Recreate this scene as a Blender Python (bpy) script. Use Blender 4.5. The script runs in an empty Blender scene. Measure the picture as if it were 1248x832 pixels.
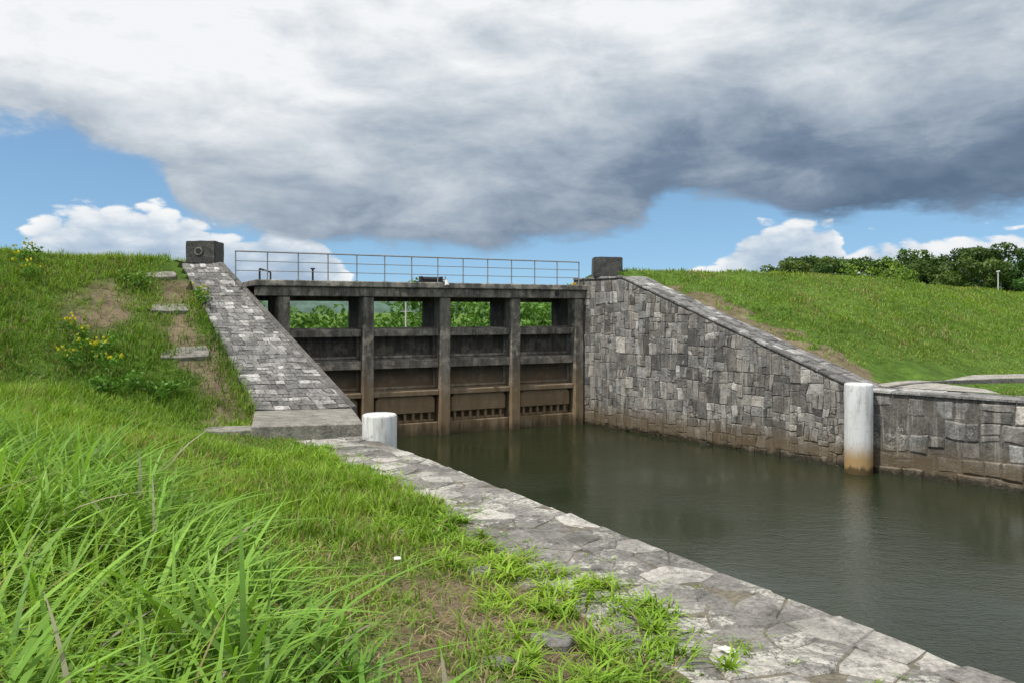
import bpy, bmesh, math, random
import numpy as np
from mathutils import Vector
R = random.Random(7)
rng = np.random.default_rng(11)
scn = bpy.context.scene
COL = scn.collection

# ------------------------------------------------------------------ helpers
def link(o): COL.objects.link(o); return o
def thing(o, label, cat, group=None):
    o["label"] = label; o["category"] = cat
    if group: o["group"] = group
    return o
def structure(o): o["kind"] = "structure"; return o
def stuff(o): o["kind"] = "stuff"; return o
def empty(name, loc=(0,0,0), rz=0.0):
    o = bpy.data.objects.new(name, None); o.location = loc; o.rotation_euler = (0,0,rz)
    o.empty_display_size = .3
    return link(o)
def mesh_obj(name, verts, faces, mat, cols=None, smooth=False, parent=None):
    me = bpy.data.meshes.new(name)
    me.from_pydata([tuple(v) for v in verts], [], faces)
    me.update()
    if cols is not None:
        a = me.color_attributes.new("Col", 'FLOAT_COLOR', 'POINT')
        c = np.ones((len(verts),4), dtype=np.float32); c[:,:3] = np.asarray(cols)[:, :3]
        a.data.foreach_set("color", c.ravel())
    if smooth:
        me.polygons.foreach_set("use_smooth", [True]*len(me.polygons))
    me.materials.append(mat)
    o = bpy.data.objects.new(name, me); link(o)
    if parent: o.parent = parent
    return o
class Bld:
    def __init__(s): s.bm = bmesh.new()
    def box(s, x0,x1,y0,y1,z0,z1, bev=0.015, jit=0.0):
        b = bmesh.new()
        bmesh.ops.create_cube(b, size=1)
        for v in b.verts:
            v.co = Vector(((x0+x1)/2+v.co.x*(x1-x0),(y0+y1)/2+v.co.y*(y1-y0),(z0+z1)/2+v.co.z*(z1-z0)))
            if jit: v.co += Vector((R.uniform(-jit,jit),R.uniform(-jit,jit),R.uniform(-jit,jit)))
        if bev: bmesh.ops.bevel(b, geom=b.edges[:], offset=bev, segments=1, affect='EDGES')
        s.merge(b); return s
    def prism(s, poly, z0, z1, bev=0.015, ztop=None):
        b = bmesh.new(); n=len(poly)
        lo=[b.verts.new((p[0],p[1],z0)) for p in poly]
        hi=[b.verts.new((p[0],p[1],(ztop[i] if ztop else z1))) for i,p in enumerate(poly)]
        b.faces.new(hi); b.faces.new(lo[::-1])
        for i in range(n): b.faces.new((lo[i],lo[(i+1)%n],hi[(i+1)%n],hi[i]))
        bmesh.ops.recalc_face_normals(b, faces=b.faces[:])
        if bev: bmesh.ops.bevel(b, geom=b.edges[:], offset=bev, segments=1, affect='EDGES')
        s.merge(b); return s
    def tube(s, p0, p1, r, r2=None, seg=8, caps=True):
        p0=Vector(p0); p1=Vector(p1); d=p1-p0
        b=bmesh.new()
        bmesh.ops.create_cone(b, cap_ends=caps, segments=seg, radius1=r, radius2=(r if r2 is None else r2), depth=d.length)
        q=d.to_track_quat('Z','Y'); m=(p0+p1)/2
        for v in b.verts: v.co = q@v.co + m
        s.merge(b); return s
    def merge(s, b):
        me=bpy.data.meshes.new("tmp"); b.to_mesh(me); b.free(); s.bm.from_mesh(me); bpy.data.meshes.remove(me)
    def obj(s, name, mat, parent=None, smooth=False):
        me=bpy.data.meshes.new(name); s.bm.to_mesh(me); s.bm.free()
        if smooth: me.polygons.foreach_set("use_smooth",[True]*len(me.polygons))
        me.materials.append(mat); o=bpy.data.objects.new(name,me); link(o)
        if parent: o.parent=parent
        return o
def hash2(ix,iy,seed):
    h=(ix.astype(np.int64)*374761393+iy.astype(np.int64)*668265263+seed*2147483647)&0xffffffff
    h=((h^(h>>13))*1274126177)&0xffffffff
    return ((h^(h>>16))&0xffff)/65535.0
def vnoise(x,y,sc,seed=0):
    x=np.asarray(x,float)*sc; y=np.asarray(y,float)*sc
    ix=np.floor(x); iy=np.floor(y); fx=x-ix; fy=y-iy
    fx=fx*fx*(3-2*fx); fy=fy*fy*(3-2*fy)
    a=hash2(ix,iy,seed); b=hash2(ix+1,iy,seed); c=hash2(ix,iy+1,seed); d=hash2(ix+1,iy+1,seed)
    return (a*(1-fx)+b*fx)*(1-fy)+(c*(1-fx)+d*fx)*fy
def fbm(x,y,sc,seed=0,o=3):
    s=0;t=0;a=1
    for k in range(o): s=s+a*vnoise(x,y,sc*2**k,seed+k*17); t+=a; a*=.5
    return s/t
def sstep(a,b,x):
    t=np.clip((x-a)/(b-a),0,1); return t*t*(3-2*t)

# ------------------------------------------------------------------ node helpers
class NT:
    def __init__(s, tree): s.t=tree; s.n=tree.nodes; s.l=tree.links
    def new(s, typ, **kw):
        n=s.n.new(typ)
        for k,v in kw.items(): setattr(n,k,v)
        return n
    def set(s, sock, v):
        if isinstance(v, bpy.types.NodeSocket): s.l.new(v, sock)
        elif v is not None:
            if sock.type=='VECTOR' and hasattr(v,'__len__'): v=tuple(v)[:3]
            sock.default_value=v
    def math(s, op, a, b=None, c=None, clamp=False):
        n=s.new('ShaderNodeMath', operation=op, use_clamp=clamp)
        s.set(n.inputs[0],a)
        if b is not None: s.set(n.inputs[1],b)
        if c is not None: s.set(n.inputs[2],c)
        return n.outputs[0]
    def noise(s, vec, scale, detail=4, rough=.55, dist=0, out='Fac'):
        n=s.new('ShaderNodeTexNoise'); s.set(n.inputs['Vector'],vec)
        n.inputs['Scale'].default_value=scale; n.inputs['Detail'].default_value=detail
        n.inputs['Roughness'].default_value=rough; n.inputs['Distortion'].default_value=dist
        return n.outputs[out]
    def mrange(s, v, a,b,c=0.,d=1., smooth=True):
        n=s.new('ShaderNodeMapRange'); n.interpolation_type='SMOOTHSTEP' if smooth else 'LINEAR'
        s.set(n.inputs[0],v); 
        for i,q in enumerate((a,b,c,d)): s.set(n.inputs[i+1],q)
        return n.outputs[0]
    def mix(s, f, a, b, blend='MIX'):
        n=s.new('ShaderNodeMix', data_type='RGBA', blend_type=blend)
        s.set(n.inputs[0],f); s.set(n.inputs[6],a); s.set(n.inputs[7],b)
        return n.outputs[2]
    def ramp(s, v, stops):
        n=s.new('ShaderNodeValToRGB'); e=n.color_ramp.elements
        while len(e)<len(stops): e.new(.5)
        for i,(p,c) in enumerate(stops): e[i].position=p; e[i].color=(*c,1)
        s.set(n.inputs[0],v); return n.outputs[0]
    def curve(s, v, pts):
        n=s.new('ShaderNodeFloatCurve'); c=n.mapping.curves[0]
        c.points[0].location=pts[0]; c.points[1].location=pts[-1]
        for p in pts[1:-1]: c.points.new(*p)
        n.mapping.update(); s.set(n.inputs['Value'],v); return n.outputs[0]
def new_mat(name):
    m=bpy.data.materials.new(name); m.use_nodes=True; t=NT(m.node_tree); t.n.clear()
    out=t.new('ShaderNodeOutputMaterial'); return m,t,out
def v4(c): return (c[0],c[1],c[2],1)
def principled(t,out,col,rough=.8,bump=None,bs=.3,bd=.02,metal=0,spec=None):
    p=t.new('ShaderNodeBsdfPrincipled'); t.set(p.inputs['Base Color'],col); t.set(p.inputs['Roughness'],rough)
    p.inputs['Metallic'].default_value=metal
    if spec is not None: p.inputs['Specular IOR Level'].default_value=spec
    if bump is not None:
        b=t.new('ShaderNodeBump'); b.inputs['Strength'].default_value=bs; b.inputs['Distance'].default_value=bd
        t.set(b.inputs['Height'],bump); t.l.new(b.outputs[0],p.inputs['Normal'])
    t.l.new(p.outputs[0],out.inputs[0]); return p
def geo_pos(t):
    g=t.new('ShaderNodeNewGeometry'); return g.outputs['Position']
def sepz(t,pos):
    s=t.new('ShaderNodeSeparateXYZ'); t.set(s.inputs[0],pos); return s.outputs

def stone_mat(name, lichen=.35, licol=(.42,.41,.38), wet=True, mult=1.0, attr=True, base=(.15,.145,.135), liscale=2.2, lithr=.58, moss=.0, bs=.7, dark=.5):
    m,t,out=new_mat(name); pos=geo_pos(t); x,y,z=sepz(t,pos)
    if attr:
        a=t.new('ShaderNodeAttribute'); a.attribute_name="Col"; col=a.outputs['Color']
    else: col=v4(base)
    n1=t.noise(pos,4.0,5,.72); n2=t.noise(pos,18,4,.78)
    k=t.math('ADD', t.math('MULTIPLY',n1,1.1), t.math('MULTIPLY',n2,1.1))
    k=t.mrange(k,.8,1.5,.30*mult,1.75*mult,False)
    vm=t.new('ShaderNodeVectorMath',operation='SCALE'); t.set(vm.inputs[0],col); t.set(vm.inputs['Scale'],k)
    c=vm.outputs[0]
    li=t.noise(pos,liscale,6,.78,.6)
    lf=t.math('MULTIPLY', t.mrange(li,lithr,lithr+.07), t.mrange(n2,.36,.60))
    lf=t.math('MULTIPLY',lf,lichen)
    c=t.mix(lf,c,v4(licol))
    if moss>0:
        c=t.mix(t.math('MULTIPLY',t.mrange(n1,.52,.66),moss),c,v4((.055,.06,.03)))
    dk=t.noise(pos,.9,4,.65)
    c=t.mix(t.math('MULTIPLY',t.mrange(dk,.48,.66),dark),c,v4((.055,.052,.048)))
    rough=.85
    if wet:
        st=t.new('ShaderNodeCombineXYZ'); t.set(st.inputs[0],t.math('MULTIPLY',x,3.6)); t.set(st.inputs[1],t.math('MULTIPLY',y,3.6)); t.set(st.inputs[2],t.math('MULTIPLY',z,.3))
        s1=t.noise(st.outputs[0],1.0,5,.68)
        c=t.mix(t.math('MULTIPLY',t.mrange(s1,.53,.65),.62),c,v4((.42,.39,.34)))
        c=t.mix(t.math('MULTIPLY',t.mrange(s1,.46,.34),.45),c,v4((.07,.058,.046)))
        zz=t.math('ADD',z,t.math('MULTIPLY',t.math('SUBTRACT',n1,.5),.6))
        c=t.mix(t.mrange(zz,1.0,.3,0.,.8),c,v4((.12,.084,.042)))
        c=t.mix(t.mrange(zz,.22,.04,0.,.9),c,v4((.022,.019,.010)))
        rough=t.mrange(z,.05,.35,.35,.85)
    h=t.math('ADD',n2,t.math('MULTIPLY',n1,.8))
    principled(t,out,c,rough,h,bs,.035)
    return m

M_wall = stone_mat("wall_stone", .8, (.52,.50,.46), True, 1.12, dark=.3, liscale=1.7, lithr=.55)
M_ramp = stone_mat("ramp_stone", .5,(.46,.45,.42), False, 1.0, dark=.45, lithr=.56)
M_quay = stone_mat("quay_stone", 1.0,(.56,.54,.48), False, 1.02, liscale=1.1, lithr=.505, moss=.25, dark=.5, bs=1.0)
M_mortar = stone_mat("mortar", .1,(.2,.2,.18), True, 1.0, attr=False, base=(.14,.13,.115))
M_joint = stone_mat("joint_soil", .0,(.2,.2,.18), False, 1.0, attr=False, base=(.17,.15,.11), moss=.5)
M_slab = stone_mat("slab_stone", .3,(.3,.29,.27), False, 1.0, attr=False, base=(.16,.15,.14))
M_step = stone_mat("step_stone", .5,(.38,.37,.33), False, 1.0, attr=False, base=(.25,.235,.205), dark=.2)
M_block = stone_mat("block_stone", .3,(.2,.19,.18), False, 1.0, attr=False, base=(.08,.077,.073), bs=.9)
M_path = stone_mat("path_concrete", .5,(.46,.44,.40), False, 1.0, attr=False, base=(.33,.31,.275), bs=.3, dark=.2)

def concrete_mat(name, base, dark=.6):
    m,t,out=new_mat(name); pos=geo_pos(t); x,y,z=sepz(t,pos)
    st=t.new('ShaderNodeCombineXYZ'); t.set(st.inputs[0],t.math('MULTIPLY',x,5)); t.set(st.inputs[1],t.math('MULTIPLY',y,5)); t.set(st.inputs[2],t.math('MULTIPLY',z,.7))
    streak=t.noise(st.outputs[0],1.0,5,.7); n1=t.noise(pos,2.2,5,.7); n2=t.noise(pos,30,3,.7)
    c=t.mix(t.mrange(streak,.38,.66), v4([q*dark*.6 for q in base]), v4(base))
    c=t.mix(t.math('MULTIPLY',t.mrange(n1,.50,.64),.65), c, v4((base[0]*1.9,base[1]*1.85,base[2]*1.75)))
    c=t.mix(t.math('MULTIPLY',t.mrange(n1,.46,.3),.6), c, v4((.035,.031,.026)))
    vm=t.new('ShaderNodeVectorMath',operation='SCALE'); t.set(vm.inputs[0],c); t.set(vm.inputs['Scale'],t.mrange(n2,.3,.7,.7,1.3,False)); c=vm.outputs[0]
    zz=t.math('ADD',z,t.math('MULTIPLY',t.math('SUBTRACT',streak,.5),1.4))
    c=t.mix(t.mrange(zz,2.5,1.0,0.,.75),c,v4((.23,.155,.078)))
    c=t.mix(t.mrange(zz,.45,.0,0.,.85),c,v4((.05,.036,.016)))
    principled(t,out,c,.85,t.math('ADD',n2,n1),.5,.02)
    return m
M_conc = concrete_mat("gate_concrete",(.205,.188,.16))
M_conc_lt = concrete_mat("deck_concrete",(.28,.26,.23))
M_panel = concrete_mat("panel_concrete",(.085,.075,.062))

def simple_mat(name,col,rough=.5,metal=0,var=.3,sc=8,bs=.2):
    m,t,out=new_mat(name); pos=geo_pos(t); n=t.noise(pos,sc,4,.65)
    c=t.mix(t.mrange(n,.35,.7),v4([q*(1-var) for q in col]),v4(col))
    principled(t,out,c,rough,n,bs,.01,metal); return m
M_metal=simple_mat("galvanised_metal",(.32,.33,.34),.55,.3,.3,14)
M_dark=simple_mat("dark_metal",(.03,.03,.03),.6,.2)
M_bark=simple_mat("bark",(.07,.05,.035),.9,0,.5,20,.8)
M_yellow=simple_mat("yellow_petal",(.85,.72,.03),.6,0,.1)
M_yellowp=simple_mat("yellow_plastic",(.6,.42,.05),.5)
M_paper=simple_mat("white_paper",(.62,.62,.60),.7,0,.15,30)

def bollard_mat():
    m,t,out=new_mat("white_painted_concrete"); pos=geo_pos(t); x,y,z=sepz(t,pos)
    st=t.new('ShaderNodeCombineXYZ'); t.set(st.inputs[0],t.math('MULTIPLY',x,9)); t.set(st.inputs[1],t.math('MULTIPLY',y,9)); t.set(st.inputs[2],t.math('MULTIPLY',z,1.2))
    s=t.noise(st.outputs[0],1,5,.7); n=t.noise(pos,7,5,.7)
    c=t.mix(t.mrange(s,.42,.70),v4((.68,.69,.69)),v4((.42,.42,.40)))
    c=t.mix(t.mrange(n,.58,.66,0,.7),c,v4((.32,.31,.28)))
    zz=t.math('ADD',z,t.math('MULTIPLY',t.math('SUBTRACT',s,.5),.6))
    c=t.mix(t.mrange(zz,.85,.3,0,.92),c,v4((.36,.22,.07)))
    c=t.mix(t.mrange(zz,.2,.08,0,.9),c,v4((.06,.038,.014)))
    principled(t,out,c,.6,t.math('ADD',s,n),.35,.015); return m
M_boll=bollard_mat()

def blade_mat(name, transl=.35, gl=.12):
    m,t,out=new_mat(name)
    a=t.new('ShaderNodeAttribute'); a.attribute_name="Col"
    d=t.new('ShaderNodeBsdfDiffuse'); t.l.new(a.outputs['Color'],d.inputs[0])
    tr=t.new('ShaderNodeBsdfTranslucent'); 
    c2=t.mix(1.0,a.outputs['Color'],v4((1.25,1.3,.6)),'MULTIPLY'); t.l.new(c2,tr.inputs[0])
    g=t.new('ShaderNodeBsdfGlossy'); g.inputs['Roughness'].default_value=.5; g.inputs[0].default_value=(.6,.7,.55,1)
    m1=t.new('ShaderNodeMixShader'); m1.inputs[0].default_value=transl; t.l.new(d.outputs[0],m1.inputs[1]); t.l.new(tr.outputs[0],m1.inputs[2])
    m2=t.new('ShaderNodeMixShader'); m2.inputs[0].default_value=gl*.5; t.l.new(m1.outputs[0],m2.inputs[1]); t.l.new(g.outputs[0],m2.inputs[2])
    t.l.new(m2.outputs[0],out.inputs[0]); return m
M_blade=blade_mat("grass_blade",.35,.05); M_leaf=blade_mat("leaf",.25,.06)

def ground_mat():
    m,t,out=new_mat("ground_soil_grass"); pos=geo_pos(t)
    a=t.new('ShaderNodeAttribute'); a.attribute_name="Col"
    n1=t.noise(pos,2.5,4,.7); n2=t.noise(pos,25,4,.8)
    k=t.mrange(t.math('ADD',n1,n2),.7,1.35,.4,1.6,False)
    vm=t.new('ShaderNodeVectorMath',operation='SCALE'); t.l.new(a.outputs['Color'],vm.inputs[0]); t.set(vm.inputs['Scale'],k)
    principled(t,out,vm.outputs[0],.95,t.math('ADD',n2,n1),.9,.06,spec=.1); return m
M_ground=ground_mat()

def water_mat():
    m,t,out=new_mat("canal_water"); pos=geo_pos(t)
    mp=t.new('ShaderNodeMapping'); t.l.new(pos,mp.inputs[0]); mp.inputs['Rotation'].default_value=(0,0,.5); mp.inputs['Scale'].default_value=(1,1.9,1)
    n1=t.noise(mp.outputs[0],2.4,2,.5,.5); n2=t.noise(mp.outputs[0],10,3,.6,.4)
    amp=t.mrange(t.noise(pos,.25,2,.5),.35,.65,.2,1.2)
    h=t.math('MULTIPLY',t.math('ADD',t.math('MULTIPLY',n1,.55),t.math('MULTIPLY',n2,.42)),amp)
    n3=t.noise(pos,.4,2,.5)
    c=t.mix(n3,v4((.013,.020,.008)),v4((.022,.029,.012)))
    p=principled(t,out,c,.03,h,.55,.05); p.inputs['IOR'].default_value=1.38
    return m
M_water=water_mat()

# ------------------------------------------------------------------ terrain
NX,NY=.4529,-.8916
LP=(8.9,20.2); LD=(.691,-.7228); LN=(-.7228,-.691)
def xl(Y): return np.interp(Y,[-60,-3,17.6,20.3,23.4,24.6,60,400],[42.4,8.87,-3.24,-4.06,-8.1,-8.8,-20,-200])
def xr(Y): return np.interp(Y,[-60,0,12.8,17.64,20.2,28.5,36,60,400],[84,27,16,11.35,8.9,2.59,2.4,0,-170])
RA=(-4.06,20.3); RB=(-8.81,24.0); RBL=(-9.95,24.0); RAL=(-6.4,19.8)
PF=(-3.28,17.6); PFL=(-5.6,17.1)
def inpoly(x,y,poly):
    x=np.asarray(x); y=np.asarray(y); c=np.zeros(x.shape,bool); n=len(poly)
    for i in range(n):
        x0,y0=poly[i]; x1,y1=poly[(i+1)%n]
        cond=((y0>y)!=(y1>y)); xi=(x1-x0)*(y-y0)/((y1-y0) if y1!=y0 else 1e-9)+x0
        c^= cond&(x<xi)
    return c
ramp_poly=[RA,RB,(-9.3,25.6),(-10.4,25.6),RBL,RAL]
plat_poly=[PF,RA,RAL,PFL]
def dLf(x,y): return (xl(y)-x)*.862
def edge_off(y): return .5*sstep(11.5,5.0,y)
def dRf(x,y): return (x-xr(y))*.76
def tu(x,y):
    ex=x-LP[0]; ey=y-LP[1]; return -(ex*LN[0]+ey*LN[1]), ex*LD[0]+ey*LD[1]
PATHX=[9.6,10.6,12.0,14.0,17.0,21.0,28.0,40.0]; PATHY=[21.3,22.3,23.2,23.9,24.5,25.0,25.6,26.5]
def pathd(x,y): return y-np.interp(x,PATHX,PATHY)
def H(x,y, solid=True):
    x=np.asarray(x,float); y=np.asarray(y,float)
    dL=dLf(x,y); dR=dRf(x,y)
    nz=(fbm(x,y,.45,3)-.5)*.28+(fbm(x,y,1.7,9)-.5)*.09
    w=(x+9.5)*NX+(y-24.3)*NY
    dk=np.where(w<-5,5.55+.5*(w+5),5.55-.72*np.maximum(w,0))
    de=dL-edge_off(y)
    base=1.16+.13*sstep(.9,1.7,de)+1.0*sstep(1.9,7.2,dL)+.04*np.clip(dL-7,0,8)
    base=np.where(w<-6,1.4,base)
    k=.16
    zl=k*np.logaddexp(np.maximum(dk,-5)/k,base/k)
    amp=sstep(1.4,3.8,dL)
    zl=zl+nz*amp + (fbm(x,y,1.5,21)-.5)*.08*(1-amp)
    kx=(x-4)*.8916+(y-29)*.4529; w2=(x-4)*NX+(y-29)*NY
    tt,uu=tu(x,y)
    zc=5.5-.62*sstep(9,25,kx)-.2*sstep(25,50,kx)
    sl_=.375+.11*sstep(1.5,11,kx)
    dk2=np.where(w2<-5,zc+.45*(w2+5),zc-sl_*np.maximum(w2-.7,0))
    lim=1.98+.45*np.maximum(tt-3.7,0)+.5*np.maximum(-uu-.1,0)
    dk2=np.minimum(dk2,lim)
    base2=np.where(w2<-6,1.4,1.98+0*x)
    zr=.1*np.logaddexp(np.maximum(dk2,-5)/.1,base2/.1)-.03
    nearwall=1-sstep(1.2,2.4,dR)
    flat=sstep(2.25,2.9,zr)
    zr=zr+nz*.8*sstep(1.0,3,dR)*flat-.05*nearwall*(w2>1)*(uu<-.5)
    z=np.full(x.shape,-1.6)
    z=np.where(dL>.55,zl,z); z=np.where(dR>.45,zr,z)
    if solid:
        ip=inpoly(x,y,ramp_poly)
        z=np.where(ip,z-.5,z); ip2=inpoly(x,y,plat_poly); z=np.where(ip2,np.minimum(z,1.2),z)
    return z
def bare(x,y):
    x=np.asarray(x,float); y=np.asarray(y,float)
    dR=dRf(x,y)
    n=fbm(x,y,1.6,31)
    b=np.zeros(x.shape)
    def spot(cx,cy,rx,ry,ang,st=.85):
        c,s=math.cos(ang),math.sin(ang); dx=x-cx; dy=y-cy
        u=(dx*c+dy*s)/rx; v=(-dx*s+dy*c)/ry
        return np.clip(1.1-(u*u+v*v)+ (n-.5)*2.6,0,1)*st
    for sp in [(-10.9,21.3,1.1,1.15,.4,.97),(-8.1,20.7,.55,1.9,.75,.92),(-9.4,22.2,.55,1.1,.7,.92),(-6.9,18.9,.6,.8,.4,.85),
               (-1.2,9.2,.6,2.0,.5,.85),(.15,6.5,.9,1.8,.5,.95),(-2.6,12.0,.45,1.6,.5,.75),(.9,4.9,.9,1.1,.3,.93),(-.6,5.1,.7,1.0,.3,.9)]:
        b=np.maximum(b,spot(*sp))
    w2=(x-4)*NX+(y-29)*NY
    strip=(dR>.9)&(dR<1.95+(n-.5)*2.0)&(w2>2.2)&(w2<9.6)
    b=np.where(strip,np.maximum(b,.82),b)
    return b
def axis(lo,hi,step,far):
    a=list(np.arange(lo,hi+1e-6,step)); s=step; v=hi
    while v<far: s*=1.35; v+=s; a.append(v)
    s=step; v=lo; pre=[]
    while v>-far: s*=1.35; v-=s; pre.append(v)
    return np.array(pre[::-1]+a)
gx=axis(-17,27,.19,4000); gy=axis(-1,42,.19,4000)
XX,YY=np.meshgrid(gx,gy)
ZZ=H(XX,YY)
far=np.hypot(XX,YY)
ZZ=np.where((far>400)&(ZZ<0),1.4,ZZ)
V=np.stack([XX.ravel(),YY.ravel(),ZZ.ravel()],1)
nx_,ny_=len(gx),len(gy)
I=np.arange(nx_*ny_).reshape(ny_,nx_)
F=np.stack([I[:-1,:-1].ravel(),I[:-1,1:].ravel(),I[1:,1:].ravel(),I[1:,:-1].ravel()],1)
bb=bare(V[:,0],V[:,1])[:,None]
gn=fbm(V[:,0],V[:,1],.6,5)[:,None]
green=np.array([[.095,.17,.028]])*(.7+.6*gn); brown=np.array([[.22,.17,.115]])*(.7+.6*gn)
dl=dLf(V[:,0],V[:,1])[:,None]-edge_off(V[:,1])[:,None]
soil=np.clip(bb*1.1+ (1-sstep(1.6,4.6,dl))*(dl>0)*.9*sstep(.38,.56,fbm(V[:,0],V[:,1],1.1,77))[:,None],0,1)
gc=green*(1-soil)+brown*soil
gc=np.where(V[:,2:3]<.5,np.array([[.03,.028,.018]]),gc)
g=mesh_obj("ground",V,[tuple(f) for f in F.tolist()],M_ground,gc,True); structure(g)
try: g.data.set_sharp_from_angle(angle=math.radians(45))
except Exception as ex: print(ex)

wv=[(-70,-60,0),(90,-60,0),(90,300,0),(-220,300,0)]
w=mesh_obj("water",wv,[(0,1,2,3)],M_water); structure(w)

# ------------------------------------------------------------------ stonework
def clip(poly,a,b,c):
    out=[]; n=len(poly)
    for i in range(n):
        p=poly[i]; q=poly[(i+1)%n]; dp=a*p[0]+b*p[1]-c; dq=a*q[0]+b*q[1]-c
        if dp<=0: out.append(p)
        if (dp<0<dq) or (dq<0<dp):
            t=dp/(dp-dq); out.append((p[0]+(q[0]-p[0])*t,p[1]+(q[1]-p[1])*t))
    return out
def area(p): return .5*sum(p[i][0]*p[(i+1)%len(p)][1]-p[(i+1)%len(p)][0]*p[i][1] for i in range(len(p)))
def inset(poly,g):
    out=list(poly); n=len(poly)
    for i in range(n):
        p=poly[i]; q=poly[(i+1)%n]; ex=q[0]-p[0]; ey=q[1]-p[1]; L=math.hypot(ex,ey)
        if L<1e-5: continue
        a=ey/L; b=-ex/L
        out=clip(out,a,b,a*p[0]+b*p[1]-g)
        if len(out)<3: return []
    return out
def rsplit(x0,x1,y0,y1,tw,th,out,rr):
    w=x1-x0; h=y1-y0
    mw=tw*rr.uniform(.6,1.9); mh=th*rr.uniform(.6,1.9)
    if w>mw and (w/tw>=h/th or h<=mh):
        s=x0+w*rr.uniform(.32,.68); rsplit(x0,s,y0,y1,tw,th,out,rr); rsplit(s,x1,y0,y1,tw,th,out,rr)
    elif h>mh:
        s=y0+h*rr.uniform(.32,.68); rsplit(x0,x1,y0,s,tw,th,out,rr); rsplit(x0,x1,s,y1,tw,th,out,rr)
    else: out.append([(x0,y0),(x1,y0),(x1,y1),(x0,y1)])
def warp(cells,amp,sc,x0,x1,seed=0):
    out=[]
    for c in cells:
        q=[]
        for a in c:
            dx=(float(fbm(np.array([a[0]]),np.array([a[1]]),sc,seed,2)[0])-.5)*2*amp if x0+.05<a[0]<x1-.05 else 0
            dy=(float(fbm(np.array([a[0]]),np.array([a[1]]),sc,seed+9,2)[0])-.5)*2*amp
            q.append((a[0]+dx,a[1]+dy))
        out.append(q)
    return out
def voronoi(W,Hh,size,rr,jit=.42):
    nx=max(1,int(W/size)); ny=max(1,int(Hh/size)); pts=[]
    for i in range(nx):
        for j in range(ny):
            if rr.random()<.18: continue
            pts.append(((i+.5+rr.uniform(-jit,jit)+(.5 if j%2 else 0)*.6)*W/nx,(j+.5+rr.uniform(-jit,jit))*Hh/ny))
    res=[]
    for p in pts:
        poly=[(0,0),(W,0),(W,Hh),(0,Hh)]
        for q in pts:
            if q is p: continue
            dx=q[0]-p[0]; dy=q[1]-p[1]
            if dx*dx+dy*dy>(size*4)**2: continue
            poly=clip(poly,dx,dy,(q[0]**2+q[1]**2-p[0]**2-p[1]**2)/2)
            if len(poly)<3: break
        if len(poly)>=3: res.append(poly)
    return res
def stonework(name,polys,mapf,mat,parent,gap=.012,bev=.018,hj=.015,tone=None,vj=.006,rr=R,ro=.006):
    vs=[];fs=[];cs=[]
    for poly in polys:
        if area(poly)<0: poly=poly[::-1]
        p=inset(poly,gap)
        if len(p)<3 or abs(area(p))<.0012: continue
        q=[]
        for a in p:
            if not q or math.hypot(a[0]-q[-1][0],a[1]-q[-1][1])>.008: q.append(a)
        if len(q)<3: continue
        q2=[]
        for i in range(len(q)):
            a=q[i]; b=q[(i+1)%len(q)]; L=math.hypot(b[0]-a[0],b[1]-a[1])
            q2.append((a[0]+rr.uniform(-vj,vj),a[1]+rr.uniform(-vj,vj)))
            if L>.12:
                f=rr.uniform(.35,.65); q2.append((a[0]+(b[0]-a[0])*f+rr.uniform(-ro,ro),a[1]+(b[1]-a[1])*f+rr.uniform(-ro,ro)))
        p=q2
        n=len(p); cx=sum(a[0] for a in p)/n; cy=sum(a[1] for a in p)/n
        ri=math.sqrt(abs(area(p)))/2
        k=max(.5,1-bev/ri); h=rr.uniform(-hj,hj)
        tilt=(rr.uniform(-.04,.04),rr.uniform(-.04,.04))
        c=tone(cx,cy,rr); b0=len(vs)
        for a in p: vs.append(mapf(a[0],a[1],-.06))
        for a in p: vs.append(mapf(a[0],a[1],h-bev*.8))
        for a in p:
            u=cx+(a[0]-cx)*k; v=cy+(a[1]-cy)*k
            vs.append(mapf(u,v,h+(u-cx)*tilt[0]+(v-cy)*tilt[1]+rr.uniform(-.004,.004)))
        vs.append(mapf(cx,cy,h+rr.uniform(0,.006)))
        for i in range(n):
            j=(i+1)%n
            fs.append((b0+i,b0+j,b0+n+j,b0+n+i)); fs.append((b0+n+i,b0+n+j,b0+2*n+j,b0+2*n+i))
            fs.append((b0+2*n+i,b0+2*n+j,b0+3*n))
        cs+= [c]*(3*n+1)
    o=mesh_obj(name,vs,fs,mat,cs,False,parent)
    bm=bmesh.new(); bm.from_mesh(o.data); bmesh.ops.recalc_face_normals(bm,faces=bm.faces[:]); bm.to_mesh(o.data); bm.free()
    return o
def tone_wall(cx,cy,rr):
    t=rr.choice([.12,.14,.16,.18,.20,.22,.24,.26]); 
    if rr.random()<.07: t=rr.uniform(.34,.46)
    if rr.random()<.08: t=.085
    wv_=rr.uniform(-.01,.07); return (t*(1+wv_),t*.985,t*(.945-wv_))
def tone_ramp(cx,cy,rr):
    t=rr.choice([.13,.15,.17,.19,.22,.24,.26])
    if rr.random()<.13: t=rr.uniform(.34,.50)
    return (t*1.02,t*.99,t*.95)
def tone_quay(cx,cy,rr):
    t=rr.choice([.18,.20,.22,.24,.26]); 
    if rr.random()<.20: t=rr.uniform(.36,.50)
    return (t*1.04,t*.98,t*.90)

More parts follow.
